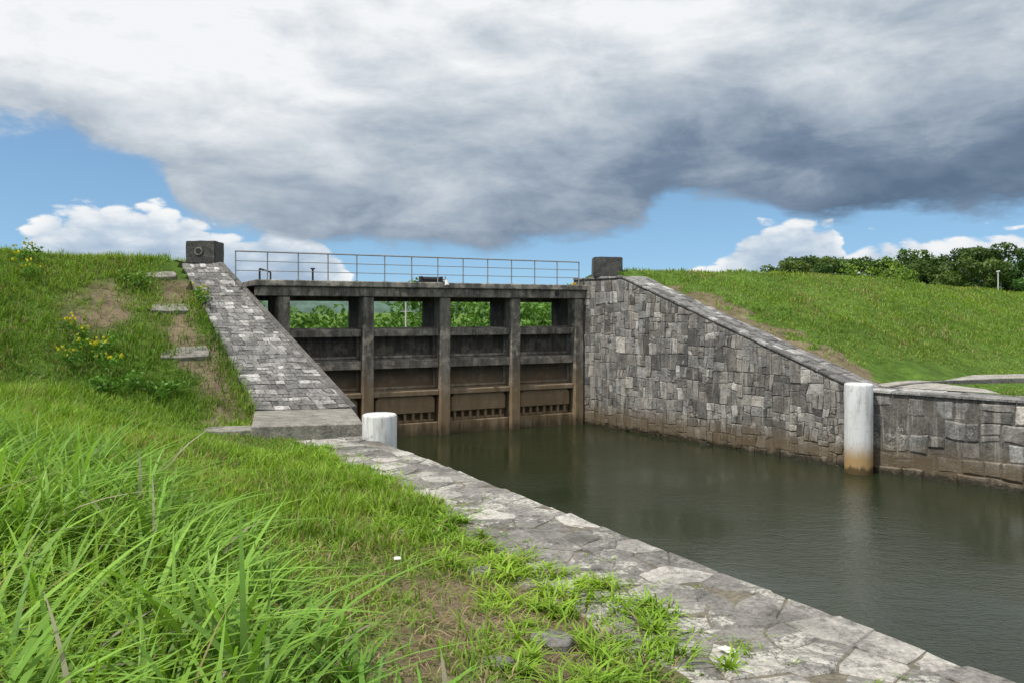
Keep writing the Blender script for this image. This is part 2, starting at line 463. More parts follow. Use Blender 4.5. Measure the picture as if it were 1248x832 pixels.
# right wing wall
WP=(2.59,28.5); WD=(.6052,-.7961); WN=(-.7961,-.6052)
def ztop(u): return min(5.2,5.2-(u-1.9)*.374)
wall=empty("retaining_wall",(6,24,0)); thing(wall,"tall grey stone retaining wall with sloping paved top beside the gate","stone wall")
def wpt(u,t,z): return (WP[0]+WD[0]*u-WN[0]*t-6, WP[1]+WD[1]*u-WN[1]*t-24, z)
WL=10.43
cells=[]
rr=random.Random(3)
rsplit(0,WL,-.7,5.1,.29,.42,cells,rr)
cl2=[]
for c in warp(cells,.09,1.8,0,WL,3):
    c=clip(c,0,1,5.08)
    if len(c)>=3: c=clip(c,.374,1,5.08+.374*1.9)
    if len(c)>=3: cl2.append(c)
stonework("stone_face",cl2,lambda u,v,h:wpt(u,-h,v),M_wall,wall,.004,.014,.014,tone_wall,.012,rr,.018)
def core(name,us,tk,zb,zt,mat,parent,ptf,t0=.03):
    vs=[];fs=[]
    for u in us:
        vs+= [ptf(u,t0,zb),ptf(u,tk,zb),ptf(u,tk,zt(u)),ptf(u,t0,zt(u))]
    for i in range(len(us)-1):
        b=4*i
        for k in range(4): fs.append((b+k,b+(k+1)%4,b+4+(k+1)%4,b+4+k))
    fs.append((0,1,2,3)); e=4*(len(us)-1); fs.append((e+3,e+2,e+1,e))
    o=mesh_obj(name,vs,fs,mat,None,False,parent)
    bm=bmesh.new(); bm.from_mesh(o.data); bmesh.ops.recalc_face_normals(bm,faces=bm.faces[:]); bm.to_mesh(o.data); bm.free(); return o
core("wall_core",[-.6,0,1.9,WL],1.25,-1.5,lambda u:ztop(u)-.05,M_mortar,wall,wpt,.02)
cells=[];rsplit(-.6,1.9,-.03,1.15,.42,.36,cells,rr);rsplit(1.9,WL+.1,-.03,1.15,.42,.36,cells,rr)
stonework("coping",cells,lambda u,t,h:wpt(u,t,ztop(u)+h+.01),M_ramp,wall,.006,.016,.018,lambda a,b,r:tuple(q*.9 for q in tone_ramp(a,b,r)),.014,rr,.016)
# lower wall
lw=empty("retaining_wall",(12,17,0)); thing(lw,"low rough grey block wall along the canal bank","stone wall")
def lpt(u,t,z): return (LP[0]+LD[0]*u-LN[0]*t-12, LP[1]+LD[1]*u-LN[1]*t-17, z)
cells=[]; LL=12.0
rows=[-.7,-.2,.2,.58,1.02,1.46,1.93]
for i in range(len(rows)-1):
    x=0
    while x<LL:
        x2=min(LL,x+rr.uniform(.28,.75))
        if rr.random()<.2:
            m=(rows[i]+rows[i+1])/2+rr.uniform(-.05,.05); cells.append([(x,rows[i]),(x2,rows[i]),(x2,m),(x,m)]); cells.append([(x,m),(x2,m),(x2,rows[i+1]),(x,rows[i+1])])
        else: cells.append([(x,rows[i]),(x2,rows[i]),(x2,rows[i+1]),(x,rows[i+1])])
        x=x2
cells=warp(cells,.09,1.6,0,LL,8)
stonework("stone_face",cells,lambda u,v,h:lpt(u,-h,v),M_wall,lw,.007,.035,.035,tone_wall,.018,rr,.02)
core("wall_core",[0,LL],1.0,-1.5,lambda u:1.9,M_mortar,lw,lpt,.02)
cells=[]
for (ta,tb) in ((-.05,.5),(.5,1.05)):
    x=-.3
    while x<LL:
        x2=x+rr.uniform(.4,1.1); cells.append([(x,ta),(x2,ta),(x2,tb),(x,tb)]); x=x2
stonework("coping",cells,lambda u,t,h:lpt(u,t,2.05+h),M_ramp,lw,.006,.015,.012,tone_ramp,.012,rr,.012)
core("coping_bed",[0,LL],1.05,1.9,lambda u:2.02,M_mortar,lw,lpt,.02)

# quay
QE=(-3.24,17.6); QD=(.5065,-.8622); QM=(-.8622,-.5065)
def qpt(l,s,z): return (QE[0]+QD[0]*l+QM[0]*s, QE[1]+QD[1]*l+QM[1]*s, z)
QL=27.0
cells=voronoi(QL,3.4,.38,random.Random(5),.5)
quay=stonework("quay_paving",cells,lambda l,s,h:qpt(l,s+.0,1.28+h),M_quay,None,.004,.012,.009,tone_quay,.014,random.Random(6),.018); structure(quay)
o=core("quay_bed",[0,QL],3.45,-1.5,lambda u:1.270,M_joint,None,lambda u,t,z:qpt(u,t,z),.03); structure(o)
cells=[];rsplit(0,QL,-.7,1.24,.6,.4,cells,random.Random(8))
o=stonework("quay_wall",cells,lambda u,v,h:qpt(u,.03-h,v),M_wall,None,.01,.02,.015,tone_wall,.01,random.Random(9)); 
thing(o,"stone facing below the paved canal-side walkway","stone wall")

# left ramp / abutment
ab=empty("abutment",(-7,21,0)); thing(ab,"steep stone-paved abutment ramp climbing the grassy bank","abutment")
A3=Vector((*RA,1.56)); B3=Vector((*RB,5.46)); BL3=Vector((*RBL,5.46)); AL3=Vector((*RAL,1.56)); off=Vector((-7,21,0))
def rpt(p,q,h):
    a=A3.lerp(AL3,p); b=B3.lerp(BL3,p); v=a.lerp(b,q); nrm=(B3-A3).cross(AL3-A3).normalized()
    if nrm.z<0: nrm=-nrm
    return tuple(v+nrm*h-off)
rr=random.Random(12); cells=[]; q=0; rl=7.1
while q<rl-.05:
    q2=min(rl,q+rr.uniform(.13,.22)); x=0
    while x<2.4:
        x2=x+rr.uniform(.14,.46); 
        if x2>2.2: x2=2.4
        cells.append([(x/2.4,q),(x2/2.4,q),(x2/2.4,q2),(x/2.4,q2)]); x=x2
    q=q2
cells=[[(a[0]*1.7,a[1]) for a in c] for c in cells]
cells=warp(cells,.06,1.7,0,1.7,5)
stonework("ramp_paving",cells,lambda u,v,h:rpt(u/1.7,v/rl,h+.02),M_ramp,ab,.004,.008,.009,tone_ramp,.007,rr,.008)
b=Bld()
loc=lambda p:(p[0]+7,p[1]-21)
b.prism([loc(RA),loc(RB),loc(RBL),loc(RAL)],-1.5,0,0,[1.53,5.43,5.43,1.53])
b.obj("abutment_core",M_mortar,ab)
b=Bld(); b.prism([loc(RB),loc((-9.4,25.7)),loc((-10.5,25.7)),loc(RBL)],-1.5,5.44,.02); b.obj("top_pad",M_slab,ab)
b=Bld()
d=(RA[0]-RB[0],RA[1]-RB[1]);L=math.hypot(*d);nn=(-d[1]/L,d[0]/L)
sgn=1 if (nn[0]*(-1)+nn[1]*(-1))<0 else -1
nn=(nn[0]*sgn,nn[1]*sgn)
la=loc(RA);lb=loc(RB)
b.prism([(la[0]-nn[0]*.05,la[1]-nn[1]*.05),(lb[0]-nn[0]*.05,lb[1]-nn[1]*.05),(lb[0]+nn[0]*.12,lb[1]+nn[1]*.12),(la[0]+nn[0]*.12,la[1]+nn[1]*.12)],-1.4,0,.012,[1.60,5.50,5.50,1.60])
b.obj("edge_kerb",M_slab,ab)
b=Bld(); b.prism([loc(PF),loc((RA[0]+.0,RA[1]+.0)),loc(RAL),loc(PFL)],-1.4,1.55,.025); b.obj("landing_slab",M_step,ab)

def slab(x,y,wd,dp,rot,zoff=.06,tilt=.3,th=.3,lab="flat grey stone step sunk into the worn grassy slope"):
    z=float(H(np.array([x]),np.array([y]),False)[0])
    pts=[(-wd/2,-dp/2+.05),(-wd*.1,-dp/2),(wd/2-.04,-dp/2+.03),(wd/2,dp*.1),(wd/2-.08,dp/2),(-wd*.2,dp/2-.02),(-wd/2+.05,dp/2-.06)]
    bb_=Bld(); bb_.prism(pts,-th,0,.018)
    o=bb_.obj("stone_step",M_step); o.location=(x,y,z+zoff); o.rotation_euler=(tilt,R.uniform(-.03,.03),rot)
    thing(o,lab,"stone step","stone steps up the bank"); return o
slab(-6.15,17.55,1.35,.75,.05,.12,0,.14)
slab(-8.50,20.7,1.2,.62,.45,.06,.42)
slab(-9.45,22.05,1.0,.5,.45,.06,.42)
slab(-10.2,23.15,.85,.45,.45,.07,.40)
for (x,y,s) in [(.30,6.35,.42),(-.35,8.2,.3),(-.1,5.6,.25),(.9,6.6,.2),(-1.3,9.6,.22)]:
    pts=[(s*.5*math.cos(a)*R.uniform(.8,1.15),s*.5*math.sin(a)*R.uniform(.7,1)) for a in np.linspace(0,6.28,8)[:-1]]
    zz=float(H(np.array([x]),np.array([y]),False)[0])
    b=Bld(); b.prism(pts,-.1,.0,.012); o=b.obj("flat_stone",M_slab); o.location=(x,y,zz+.05)
    thing(o,"flat dark stone lying in sparse grass","stone","flat stones in the grass")

def capblock(loc_,rz,sx,sy,sz,disc):
    e=empty("stone_block",loc_,rz)
    thing(e,"dark rough cubic stone block with round hole on abutment" if disc else "dark rough cubic stone block on top of stone wall","stone block")
    b=bmesh.new(); bmesh.ops.create_cube(b,size=1)
    for v in b.verts: v.co=Vector((v.co.x*sx,v.co.y*sy,(v.co.z+.5)*sz))
    bmesh.ops.bevel(b,geom=b.edges[:],offset=.03,segments=2,affect='EDGES')
    bmesh.ops.subdivide_edges(b,edges=b.edges[:],cuts=3,use_grid_fill=True)
    for v in b.verts: v.co+=Vector((R.uniform(-1,1),R.uniform(-1,1),R.uniform(-1,1)))*.008
    me=bpy.data.meshes.new("block_body"); b.to_mesh(me); b.free(); me.materials.append(M_block)
    o=bpy.data.objects.new("block_body",me); link(o); o.parent=e
    if disc:
        b=Bld(); b.tube((-.05,-sy/2+.02,sz*.55),(-.05,-sy/2-.03,sz*.55),.13,.12,20); b.obj("round_boss",M_step,e)
        b=Bld(); b.tube((-.05,-sy/2-.0,sz*.55),(-.05,-sy/2-.036,sz*.55),.085,.085,16); b.obj("dark_hole_disc",M_dark,e)  # solid dark disc imitates the shaded inside of the block's hole
    return e
capblock((-9.46,24.55,5.45),.02,.90,.8,.70,True)
capblock((3.38,28.35,5.2),-.02,1.02,.85,.72,False)

# ------------------------------------------------------------------ gate
ang=math.atan2(5.1,10.04)
gate=empty("sluice_gate",(-7.45,23.4,0),ang); thing(gate,"weathered dark concrete sluice gate with four bays across the canal","sluice gate")
cs_=[.73,3.32,5.91,8.5,11.05]
b=Bld(); b.box(-.12,11.45,-.16,2.25,4.76,4.94,.02); b.obj("deck",M_conc_lt,gate)
b=Bld(); b.box(-.05,11.3,-.06,.42,4.47,4.757,.015); b.obj("girder",M_conc,gate)
b=Bld(); b.box(-.6,11.3,1.75,2.1,4.35,4.757,.015); b.obj("girder",M_conc,gate)
b=Bld(); b.tube((10.1,-.07,4.62),(10.1,-.03,4.62),.1,.1,18); b.obj("girder_hole_disc",M_dark,gate)  # solid dark disc stands in for the shade inside a round hole
for x in cs_:
    b=Bld(); b.box(x-.18,x+.18,-.02,.55,-1.2,4.467,.03); b.obj("post",M_conc,gate)
    b=Bld(); b.box(x-.16,x+.16,.56,1.74,-1.2,4.755,.01); b.obj("pier",M_panel,gate)
bays=[(-.9,.54)]+[(cs_[i]+.19,cs_[i+1]-.19) for i in range(4)]
for i,(a,c) in enumerate(bays):
    b=Bld(); b.box(a,c,.5,.62,-1.2,3.36,0); b.obj("panel",M_panel,gate)
    for (z0,z1,pr) in [(3.22,3.48,.10),(2.20,2.50,.10),(1.30,1.5,.10)]:
        b=Bld()
        b.prism([(a,pr),(c,pr),(c,.505),(a,.505)],z0,z1,.012,[z1-.05,z1-.05,z1+.02,z1+.02]); b.obj("ledge",M_conc,gate)
    for (z0,z1) in [(2.525,3.215),(1.525,2.195)]:
        t_=.07; yy=.41
        vs=[(a,yy,z0),(c,yy,z0),(c,yy,z1),(a,yy,z1),(a+t_,yy+.03,z0+t_),(c-t_,yy+.03,z0+t_),(c-t_,yy+.03,z1-.02),(a+t_,yy+.03,z1-.02)]
        vs+= [(p[0],.497,p[2]) for p in vs]
        fs=[(0,1,5,4),(1,2,6,5),(2,3,7,6),(3,0,4,7)]+[(4,5,13,12),(5,6,14,13),(6,7,15,14),(7,4,12,15)]
        mesh_obj("recess_frame",vs,fs,M_conc,None,False,gate)
    pr=[(a+.1,.72),(c-.1,.72),(c-.1,1.17),(c-.22,1.29),(a+.22,1.29),(a+.1,1.17)]
    b_=bmesh.new(); f1=[b_.verts.new((p[0],.2,p[1])) for p in pr]; f2=[b_.verts.new((p[0],.499,p[1])) for p in pr]
    b_.faces.new(f1); b_.faces.new(f2[::-1])
    for k in range(6): b_.faces.new((f1[k],f1[(k+1)%6],f2[(k+1)%6],f2[k]))
    bmesh.ops.recalc_face_normals(b_,faces=b_.faces[:]); bmesh.ops.bevel(b_,geom=b_.edges[:],offset=.02,segments=1,affect='EDGES')
    me=bpy.data.meshes.new("apron"); b_.to_mesh(me); b_.free(); me.materials.append(M_conc); o=bpy.data.objects.new("apron",me); link(o); o.parent=gate
    b=Bld(); nt=7
    b.box(a+.1,c-.1,.30,.48,.415,.50,.005)
    for k in range(nt):
        x=a+.12+(c-a-.24)*(k+.5)/nt; b.box(x-.045,x+.045,.26,.46,.42,.717,.008)
    b.obj("trash_rack",M_conc,gate)
    b=Bld(); b.box(a,c,.16,.5,-1.2,.412,.02); b.obj("sill_beam",M_conc,gate)
def railing(y,lab):
    e=empty("railing",(0,0,0)); e.location=gate.location; e.rotation_euler=gate.rotation_euler
    thing(e,lab,"railing"); x1=11.05; zt=5.76
    b=Bld(); b.tube((-.66,y,zt),(x1,y,zt),.022); b.obj("handrail",M_metal,e)
    for z in (5.48,5.2):
        b=Bld(); b.tube((-.66,y,z),(x1,y,z),.012); b.obj("middle_rail",M_metal,e)
    me=None; n=14
    for i in range(n):
        x=-.64+i*((x1+.62)/(n-1))
        if me is None:
            b=Bld(); b.tube((0,0,4.75),(0,0,zt),.019); b.box(-.06,.06,-.05,.05,4.935,4.955,0); o=b.obj("rail_post",M_metal,e); me=o.data
        else: o=bpy.data.objects.new("rail_post",me); link(o); o.parent=e
        o.location=(x,y,0)
railing(.0,"thin galvanised metal railing along the gate deck edge")
def gear(x,y,nm,lab,cat,fn,z=4.94):
    e=empty(nm,(0,0,0)); ca,sa=math.cos(ang),math.sin(ang)
    e.location=(-7.45+x*ca-y*sa,23.4+x*sa+y*ca,z); e.rotation_euler=(0,0,ang); thing(e,lab,cat); fn(e)
def winch(e):
    b=Bld(); b.box(-.5,.5,-.2,.2,.0,.08,.01); b.obj("base_plate",M_dark,e)
    b=Bld(); b.tube((-.3,0,.14),(.3,0,.14),.09,None,16); b.obj("drum",M_dark,e)
    for q in (-.36,.36):
        b=Bld(); b.box(q-.04,q+.04,-.1,.1,.08,.24,.01); b.obj("bracket",M_dark,e)
    b=Bld(); b.tube((.4,0,.14),(.52,0,.14),.02); b.tube((.52,0,.14),(.52,.0,.26),.02); b.obj("crank_handle",M_metal,e)
gear(5.75,.9,"winch","low dark hoisting winch on the gate deck","winch",winch)
def lamp(e):
    b=Bld(); b.box(-.03,.03,-.03,.03,-.1,.12,0); b.obj("bracket",M_metal,e)
    b=Bld(); b.tube((0,-.02,.08),(0,-.1,-.1),.05,.08,12); b.obj("lamp_shade",M_paper,e)
gear(5.85,-.2,"lamp","small white lamp fixed to the deck edge","lamp",lamp)
def yb(e):
    b=Bld(); b.box(-.08,.08,-.07,.07,0,.08,.01); b.box(-.07,.07,-.06,.06,.078,.10,.005); b.obj("box_body",M_yellowp,e)
gear(11.0,.3,"equipment_box","small yellow equipment box at the end of the deck","box",yb)
def bent(e):
    b=Bld(); b.tube((0,0,-.1),(0,0,.36),.03); b.tube((0,0,.36),(.32,0,.26),.025); b.tube((.32,0,.26),(.32,0,-.1),.025); b.obj("frame",M_dark,e)
gear(.15,.7,"valve_stand","small dark metal valve stand at the deck end","valve stand",bent)
gear(1.6,.05,"valve_stand","short dark metal valve stand beside the railing","valve stand",lambda e:(Bld().tube((0,0,0),(0,0,.34),.03).obj("stem",M_dark,e),Bld().tube((0,0,.34),(0,0,.38),.07,None,12).obj("hand_wheel",M_dark,e)))

def bollard(x,y,r,zt,lab):
    e=empty("bollard",(x,y,0)); thing(e,lab,"bollard","white mooring bollards beside the canal")
    prof=[(-1.4,r),(-.4,r),(zt*.3,r*1.0),(zt*.7,r),(zt-.05,r),(zt-.02,r*.98),(zt,r*.93),(zt+.006,0.001)]
    vs=[];fs=[];n=40
    for z,q in prof:
        for k in range(n): a=2*math.pi*k/n; vs.append((q*math.cos(a),q*math.sin(a),z))
    for i in range(len(prof)-1):
        for k in range(n): fs.append((i*n+k,i*n+(k+1)%n,(i+1)*n+(k+1)%n,(i+1)*n+k))
    o=mesh_obj("shaft",vs,fs,M_boll,None,False,e)
    for p in o.data.polygons: p.use_smooth = abs(p.normal.z)<.5
bollard(-2.86,17.2,.37,1.80,"short white painted concrete bollard at the walkway corner")
bollard(8.66,19.9,.335,2.22,"tall white concrete post standing in water, rust-stained base")

# terrace path
def lw_pt(u,t): return (LP[0]+LD[0]*u-LN[0]*t, LP[1]+LD[1]*u-LN[1]*t)
vs=[];fs=[];us=np.linspace(9.6,30,70)
for x in us:
    yc=float(np.interp(x,PATHX,PATHY)); hw=.85
    for s in (-hw,hw): vs.append((x,yc+s,2.045))
for i in range(len(us)-1): fs.append((2*i,2*i+2,2*i+3,2*i+1))
structure(mesh_obj("path",vs,fs,M_path,None,True))
b=Bld()
for i in range(0,len(us)-1,2):
    x0,x1=us[i],us[min(i+2,len(us)-1)]; y0=float(np.interp(x0,PATHX,PATHY))-.92; y1=float(np.interp(x1,PATHX,PATHY))-.92
    dx,dy=x1-x0,y1-y0; L=math.hypot(dx,dy); nx,ny=-dy/L*.06,dx/L*.06; g_=.01*dx
    b.prism([(x0+g_-nx,y0-ny),(x1-g_-nx,y1-ny),(x1-g_+nx,y1+ny),(x0+g_+nx,y0+ny)],1.8,2.09+R.uniform(-.01,.01),.012)
o=b.obj("kerb_edging",M_slab); structure(o)
vs=[(*lw_pt(u,t),2.062) for (u,t) in [(-.9,1.06),(2.8,1.06),(2.2,2.1),(.8,3.0),(-1.0,2.8)]]
structure(mesh_obj("path",vs,[(0,1,2,3,4)],M_path))
def litter(x,y,z,s,lab):
    vs=[];fs=[];n=6
    for i in range(n):
        for j in range(n):
            vs.append(((i/(n-1)-.5)*s,(j/(n-1)-.5)*s*.7,R.uniform(0,.08)*s+.012))
    for i in range(n-1):
        for j in range(n-1): fs.append((i*n+j,(i+1)*n+j,(i+1)*n+j+1,i*n+j+1))
    o=mesh_obj("paper_litter",vs,fs,M_paper); o.location=(x,y,z); o.rotation_euler=(0,0,R.uniform(0,3)); thing(o,lab,"litter")
litter(1.72,6.35,1.295,.14,"crumpled white paper scrap on the stone paving")
litter(*lw_pt(3.6,1.5),2.12,.3,"crumpled white plastic litter on the grassy verge")
litter(-.95,6.6,1.95,.08,"small white scrap caught in the grass")

# ------------------------------------------------------------------ vegetation
def blades(name,x,y,h,wd,bend,segs,col,mat=M_blade,zz=None,rootdark=.45,phi=None):
    N=len(x); z=(H(x,y) if zz is None else zz)-.02
    if phi is None: phi=rng.uniform(0,2*np.pi,N)
    dx,dy=np.cos(phi),np.sin(phi); tw=phi+np.pi/2+rng.uniform(-.6,.6,N); sx,sy=np.cos(tw),np.sin(tw)
    nv=2*segs+1; P=np.zeros((N,nv,3)); C=np.ones((N,nv,4),np.float32)
    for k in range(segs+1):
        t=k/segs; hz=h*(t-.42*bend*t**2.2); hr=h*bend*t**1.9*.9
        cx=x+dx*hr; cy=y+dy*hr; cz=z+hz
        ww=wd*(1-.15*t-.75*t**2.5)*(0.75 if k==0 else 1)
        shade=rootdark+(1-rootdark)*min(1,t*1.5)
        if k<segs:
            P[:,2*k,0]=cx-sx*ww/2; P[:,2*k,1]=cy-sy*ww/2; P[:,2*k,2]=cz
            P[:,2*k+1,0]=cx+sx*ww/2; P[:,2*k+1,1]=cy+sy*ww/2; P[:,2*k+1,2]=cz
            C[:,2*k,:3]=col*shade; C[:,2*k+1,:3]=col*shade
        else:
            P[:,2*k,0]=cx; P[:,2*k,1]=cy; P[:,2*k,2]=cz; C[:,2*k,:3]=col*shade
    base=(np.arange(N)*nv)[:,None]
    parts=[]
    for k in range(segs-1): parts.append(base+np.array([[2*k,2*k+1,2*k+3,2*k+2]]))
    quads=np.concatenate(parts,0) if parts else np.zeros((0,4),int)
    tris=base+np.array([[2*segs-2,2*segs-1,2*segs]])
    li=np.concatenate([quads.ravel(),tris.ravel()]).astype(np.int32)
    ls=np.concatenate([np.arange(len(quads))*4,len(quads)*4+np.arange(len(tris))*3]).astype(np.int32)
    me=bpy.data.meshes.new(name); me.vertices.add(N*nv); me.vertices.foreach_set("co",P.astype(np.float32).ravel())
    me.loops.add(len(li)); me.loops.foreach_set("vertex_index",li)
    me.polygons.add(len(ls)); me.polygons.foreach_set("loop_start",ls)
    me.update(calc_edges=True)
    me.polygons.foreach_set("use_smooth",np.ones(len(ls),bool))
    a=me.color_attributes.new("Col",'FLOAT_COLOR','POINT'); a.data.foreach_set("color",C.ravel())
    me.materials.append(mat); o=bpy.data.objects.new(name,me); link(o); return stuff(o)
def gcol(x,y,N,dry=.05,bright=1.0,seed=41,drypatch=0):
    n=fbm(x,y,.5,seed)[:,None]; n3=fbm(x,y,2.2,seed+5)[:,None]; n2=rng.uniform(0,1,(N,1))
    a=np.array([[.085,.20,.022]]); b_=np.array([[.27,.42,.045]]); 
    c=a+(b_-a)*np.clip(.45*n2+1.2*(n-.25)+.5*(n3-.4),0,1)
    c=c*rng.uniform(.7,1.2,(N,1))*bright
    pr=dry+drypatch*sstep(.48,.70,fbm(x,y,.8,seed+70))
    d=rng.uniform(0,1,N)<pr; c[d]=np.array([.40,.33,.16])*rng.uniform(.6,1.1,(d.sum(),1))
    return c
def sample_left(N,x0,x1,y0,y1,dmin,dmax,ragged=.5,barekeep=.12):
    x=rng.uniform(x0,x1,N); y=rng.uniform(y0,y1,N)
    dL=dLf(x,y); edge=dmin+edge_off(y)+(fbm(x,y,1.2,55)-.5)*2*ragged
    keep=(dL>edge)&(dL<dmax)&~inpoly(x,y,ramp_poly)&~inpoly(x,y,plat_poly)
    keep&=(rng.uniform(0,1,N)>bare(x,y)*(1-barekeep))
    keep&=(x>-.85*y-1.6)&(x<.85*y+2.0)
    return x[keep],y[keep]
def softlimit(h,x,y): return h*(.4+.6*sstep(.8,3.2,np.hypot(x+5.9,y-16.6)))
# tall foreground
x,y=sample_left(34000,-9,1.5,.9,9.5,4.0,30,.5,.3)
f=sstep(4.2,6.6,dLf(x,y)); near=np.hypot(x,y)
keep=(rng.uniform(0,1,len(x))<.12+.88*f)&(near>1.25); x,y,f=x[keep],y[keep],f[keep]
h=(.22+.68*f)*rng.uniform(.45,1.3,len(x))*(.45+1.0*fbm(x,y,.8,12))
h=np.where(np.hypot(x,y)<2.2,np.minimum(h,.75),h)
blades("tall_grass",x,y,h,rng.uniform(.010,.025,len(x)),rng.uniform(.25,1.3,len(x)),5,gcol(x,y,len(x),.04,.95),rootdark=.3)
xs=[];ys=[];ph=[];hh_=[]
cx,cy=sample_left(1500,-7.5,1.4,1.2,8.5,4.0,30,.6,.3)
for a,b_ in zip(cx,cy):
    if math.hypot(a,b_)<1.5: continue
    n=int(rng.uniform(5,14)); hc=rng.uniform(.55,1.25)*(.5 if float(dLf(np.array([a]),np.array([b_]))[0])<5.2 else 1)
    xs.append(a+rng.normal(0,.05,n)); ys.append(b_+rng.normal(0,.05,n)); ph.append(rng.uniform(0,6.28,n)); hh_.append(hc*rng.uniform(.7,1.1,n))
x=np.concatenate(xs);y=np.concatenate(ys);ph=np.concatenate(ph);h=np.concatenate(hh_)*np.where(np.hypot(x,y)<2.6,.75,1)
blades("reed_leaves",x,y,h,rng.uniform(.022,.048,len(x)),rng.uniform(.35,1.4,len(x)),8,gcol(x,y,len(x),.04,1.02)*np.array([[.9,1,1.5]]),rootdark=.35,phi=ph)
x,y=sample_left(115000,-8,4,2.5,17.5,1.75,7,.65,.10)
pk=rng.uniform(0,1,len(x))<np.clip(.35+sstep(3.4,5.0,dLf(x,y))+1.1*sstep(.42,.55,fbm(x,y,1.5,71)),0,1); x,y=x[pk],y[pk]
h=softlimit(rng.uniform(.06,.21,len(x))*(.35+1.4*fbm(x,y,1.4,13)),x,y)
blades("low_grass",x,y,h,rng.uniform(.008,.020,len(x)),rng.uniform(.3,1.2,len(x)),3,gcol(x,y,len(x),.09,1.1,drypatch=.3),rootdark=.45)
xs=[];ys=[];hs=[];ph=[]
for i in range(520):
    l=rng.uniform(1,17.5); 
    yy_=QE[1]+QD[1]*l; s=1.4+float(edge_off(np.array([yy_]))[0])+rng.normal(.25,.65)
    if s<.3: continue
    cx=QE[0]+QD[0]*l+QM[0]*s; cy=QE[1]+QD[1]*l+QM[1]*s; n=int(rng.uniform(12,60) if s>1.3 else rng.uniform(5,18))
    r=rng.uniform(.02,.13) if s>1.3 else rng.uniform(.015,.05); xs.append(cx+rng.normal(0,r,n)); ys.append(cy+rng.normal(0,r,n)); hs.append(np.full(n,rng.uniform(.5,1.25)*(.42 if s<1.3 else 1)))
x=np.concatenate(xs); y=np.concatenate(ys); hs=np.concatenate(hs); N=len(x)
blades("paving_weeds",x,y,rng.uniform(.10,.26,N)*hs,rng.uniform(.014,.034,N)*np.clip(hs,.5,1),rng.uniform(.6,1.5,N),4,gcol(x,y,N,.04,1.15),zz=np.maximum(H(x,y),1.27),rootdark=.5)
x,y=sample_left(34000,-6,4,3,17,1.4,5.5,.6,1.0)
N=len(x); blades("dry_litter",x,y,rng.uniform(.05,.17,N),rng.uniform(.006,.015,N),rng.uniform(1.3,2.1,N),3,np.array([[.40,.31,.17]])*rng.uniform(.45,1.2,(N,1)),rootdark=.8)
x,y=sample_left(165000,-20,-1,8.5,28,1.6,40,.5,.12)
h=softlimit(rng.uniform(.12,.38,len(x))*(.3+1.4*fbm(x,y,.9,14)),x,y)
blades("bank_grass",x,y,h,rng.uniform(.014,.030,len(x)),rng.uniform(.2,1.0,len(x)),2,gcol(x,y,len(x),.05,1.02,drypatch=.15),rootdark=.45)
N=210000; x=rng.uniform(2,44,N); y=rng.uniform(16,50,N)
dR=dRf(x,y); w2=(x-4)*NX+(y-29)*NY
tt,uu=tu(x,y); pd=pathd(x,y)
keep=(dR>1.15+(fbm(x,y,1.0,5)-.5)*.5)&(w2>-4)&(x<.8*y+3)&(rng.uniform(0,1,N)>bare(x,y)*.93)
keep&=~((np.abs(pd)<.98)&(x>9.3))
keep&=~((uu>-1)&(tt<1.10))
keep&=~((tt<2.9)&(uu>-1.1)&(uu<2.2+.4*fbm(x,y,2.,3)))
x,y=x[keep],y[keep]; zz=H(x,y)
h=rng.uniform(.08,.23,len(x))*(.5+1.1*fbm(x,y,.7,15))*(.4+.6*sstep(2.1,2.8,zz))
c=gcol(x,y,len(x),.08,1.05,43,.33)*(.85+.3*fbm(x,y,.35,88)[:,None])
c=c*.9+np.array([[.045,.03,.012]])*(.5+sstep(.45,.7,fbm(x,y,.45,133))[:,None])
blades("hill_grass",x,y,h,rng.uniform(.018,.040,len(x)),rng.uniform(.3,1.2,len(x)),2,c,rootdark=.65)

def leaf_cloud(name,centers,radii,n,size,colA,colB,parent=None,mat=M_leaf,sq=1.0,seed=0):
    g_=np.random.default_rng(seed); centers=np.array(centers,float); radii=np.array(radii,float)
    pr=radii**2/ (radii**2).sum(); idx=g_.choice(len(centers),n,p=pr)
    d=g_.normal(0,1,(n,3)); d/=np.linalg.norm(d,axis=1)[:,None]
    rad=g_.uniform(.45,1.15,n)**.6
    P=centers[idx]+d*(radii[idx]*rad)[:,None]*np.array([[1,1,sq]])
    nr=d+g_.normal(0,.6,(n,3)); nr/=np.linalg.norm(nr,axis=1)[:,None]
    t=np.cross(nr,g_.normal(0,1,(n,3))); t/=np.linalg.norm(t,axis=1)[:,None]; b_=np.cross(nr,t)
    s=size*g_.uniform(.6,1.4,n)[:,None]
    vs=np.stack([P-t*s,P-b_*s*.5,P+t*s,P+b_*s*.5],1).reshape(-1,3)
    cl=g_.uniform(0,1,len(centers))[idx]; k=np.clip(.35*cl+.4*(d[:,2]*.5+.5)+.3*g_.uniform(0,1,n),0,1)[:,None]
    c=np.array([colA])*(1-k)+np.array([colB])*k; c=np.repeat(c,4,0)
    fs=(np.arange(n)[:,None]*4+np.arange(4)[None]).tolist()
    return mesh_obj(name,vs,fs,mat,c,False,parent)
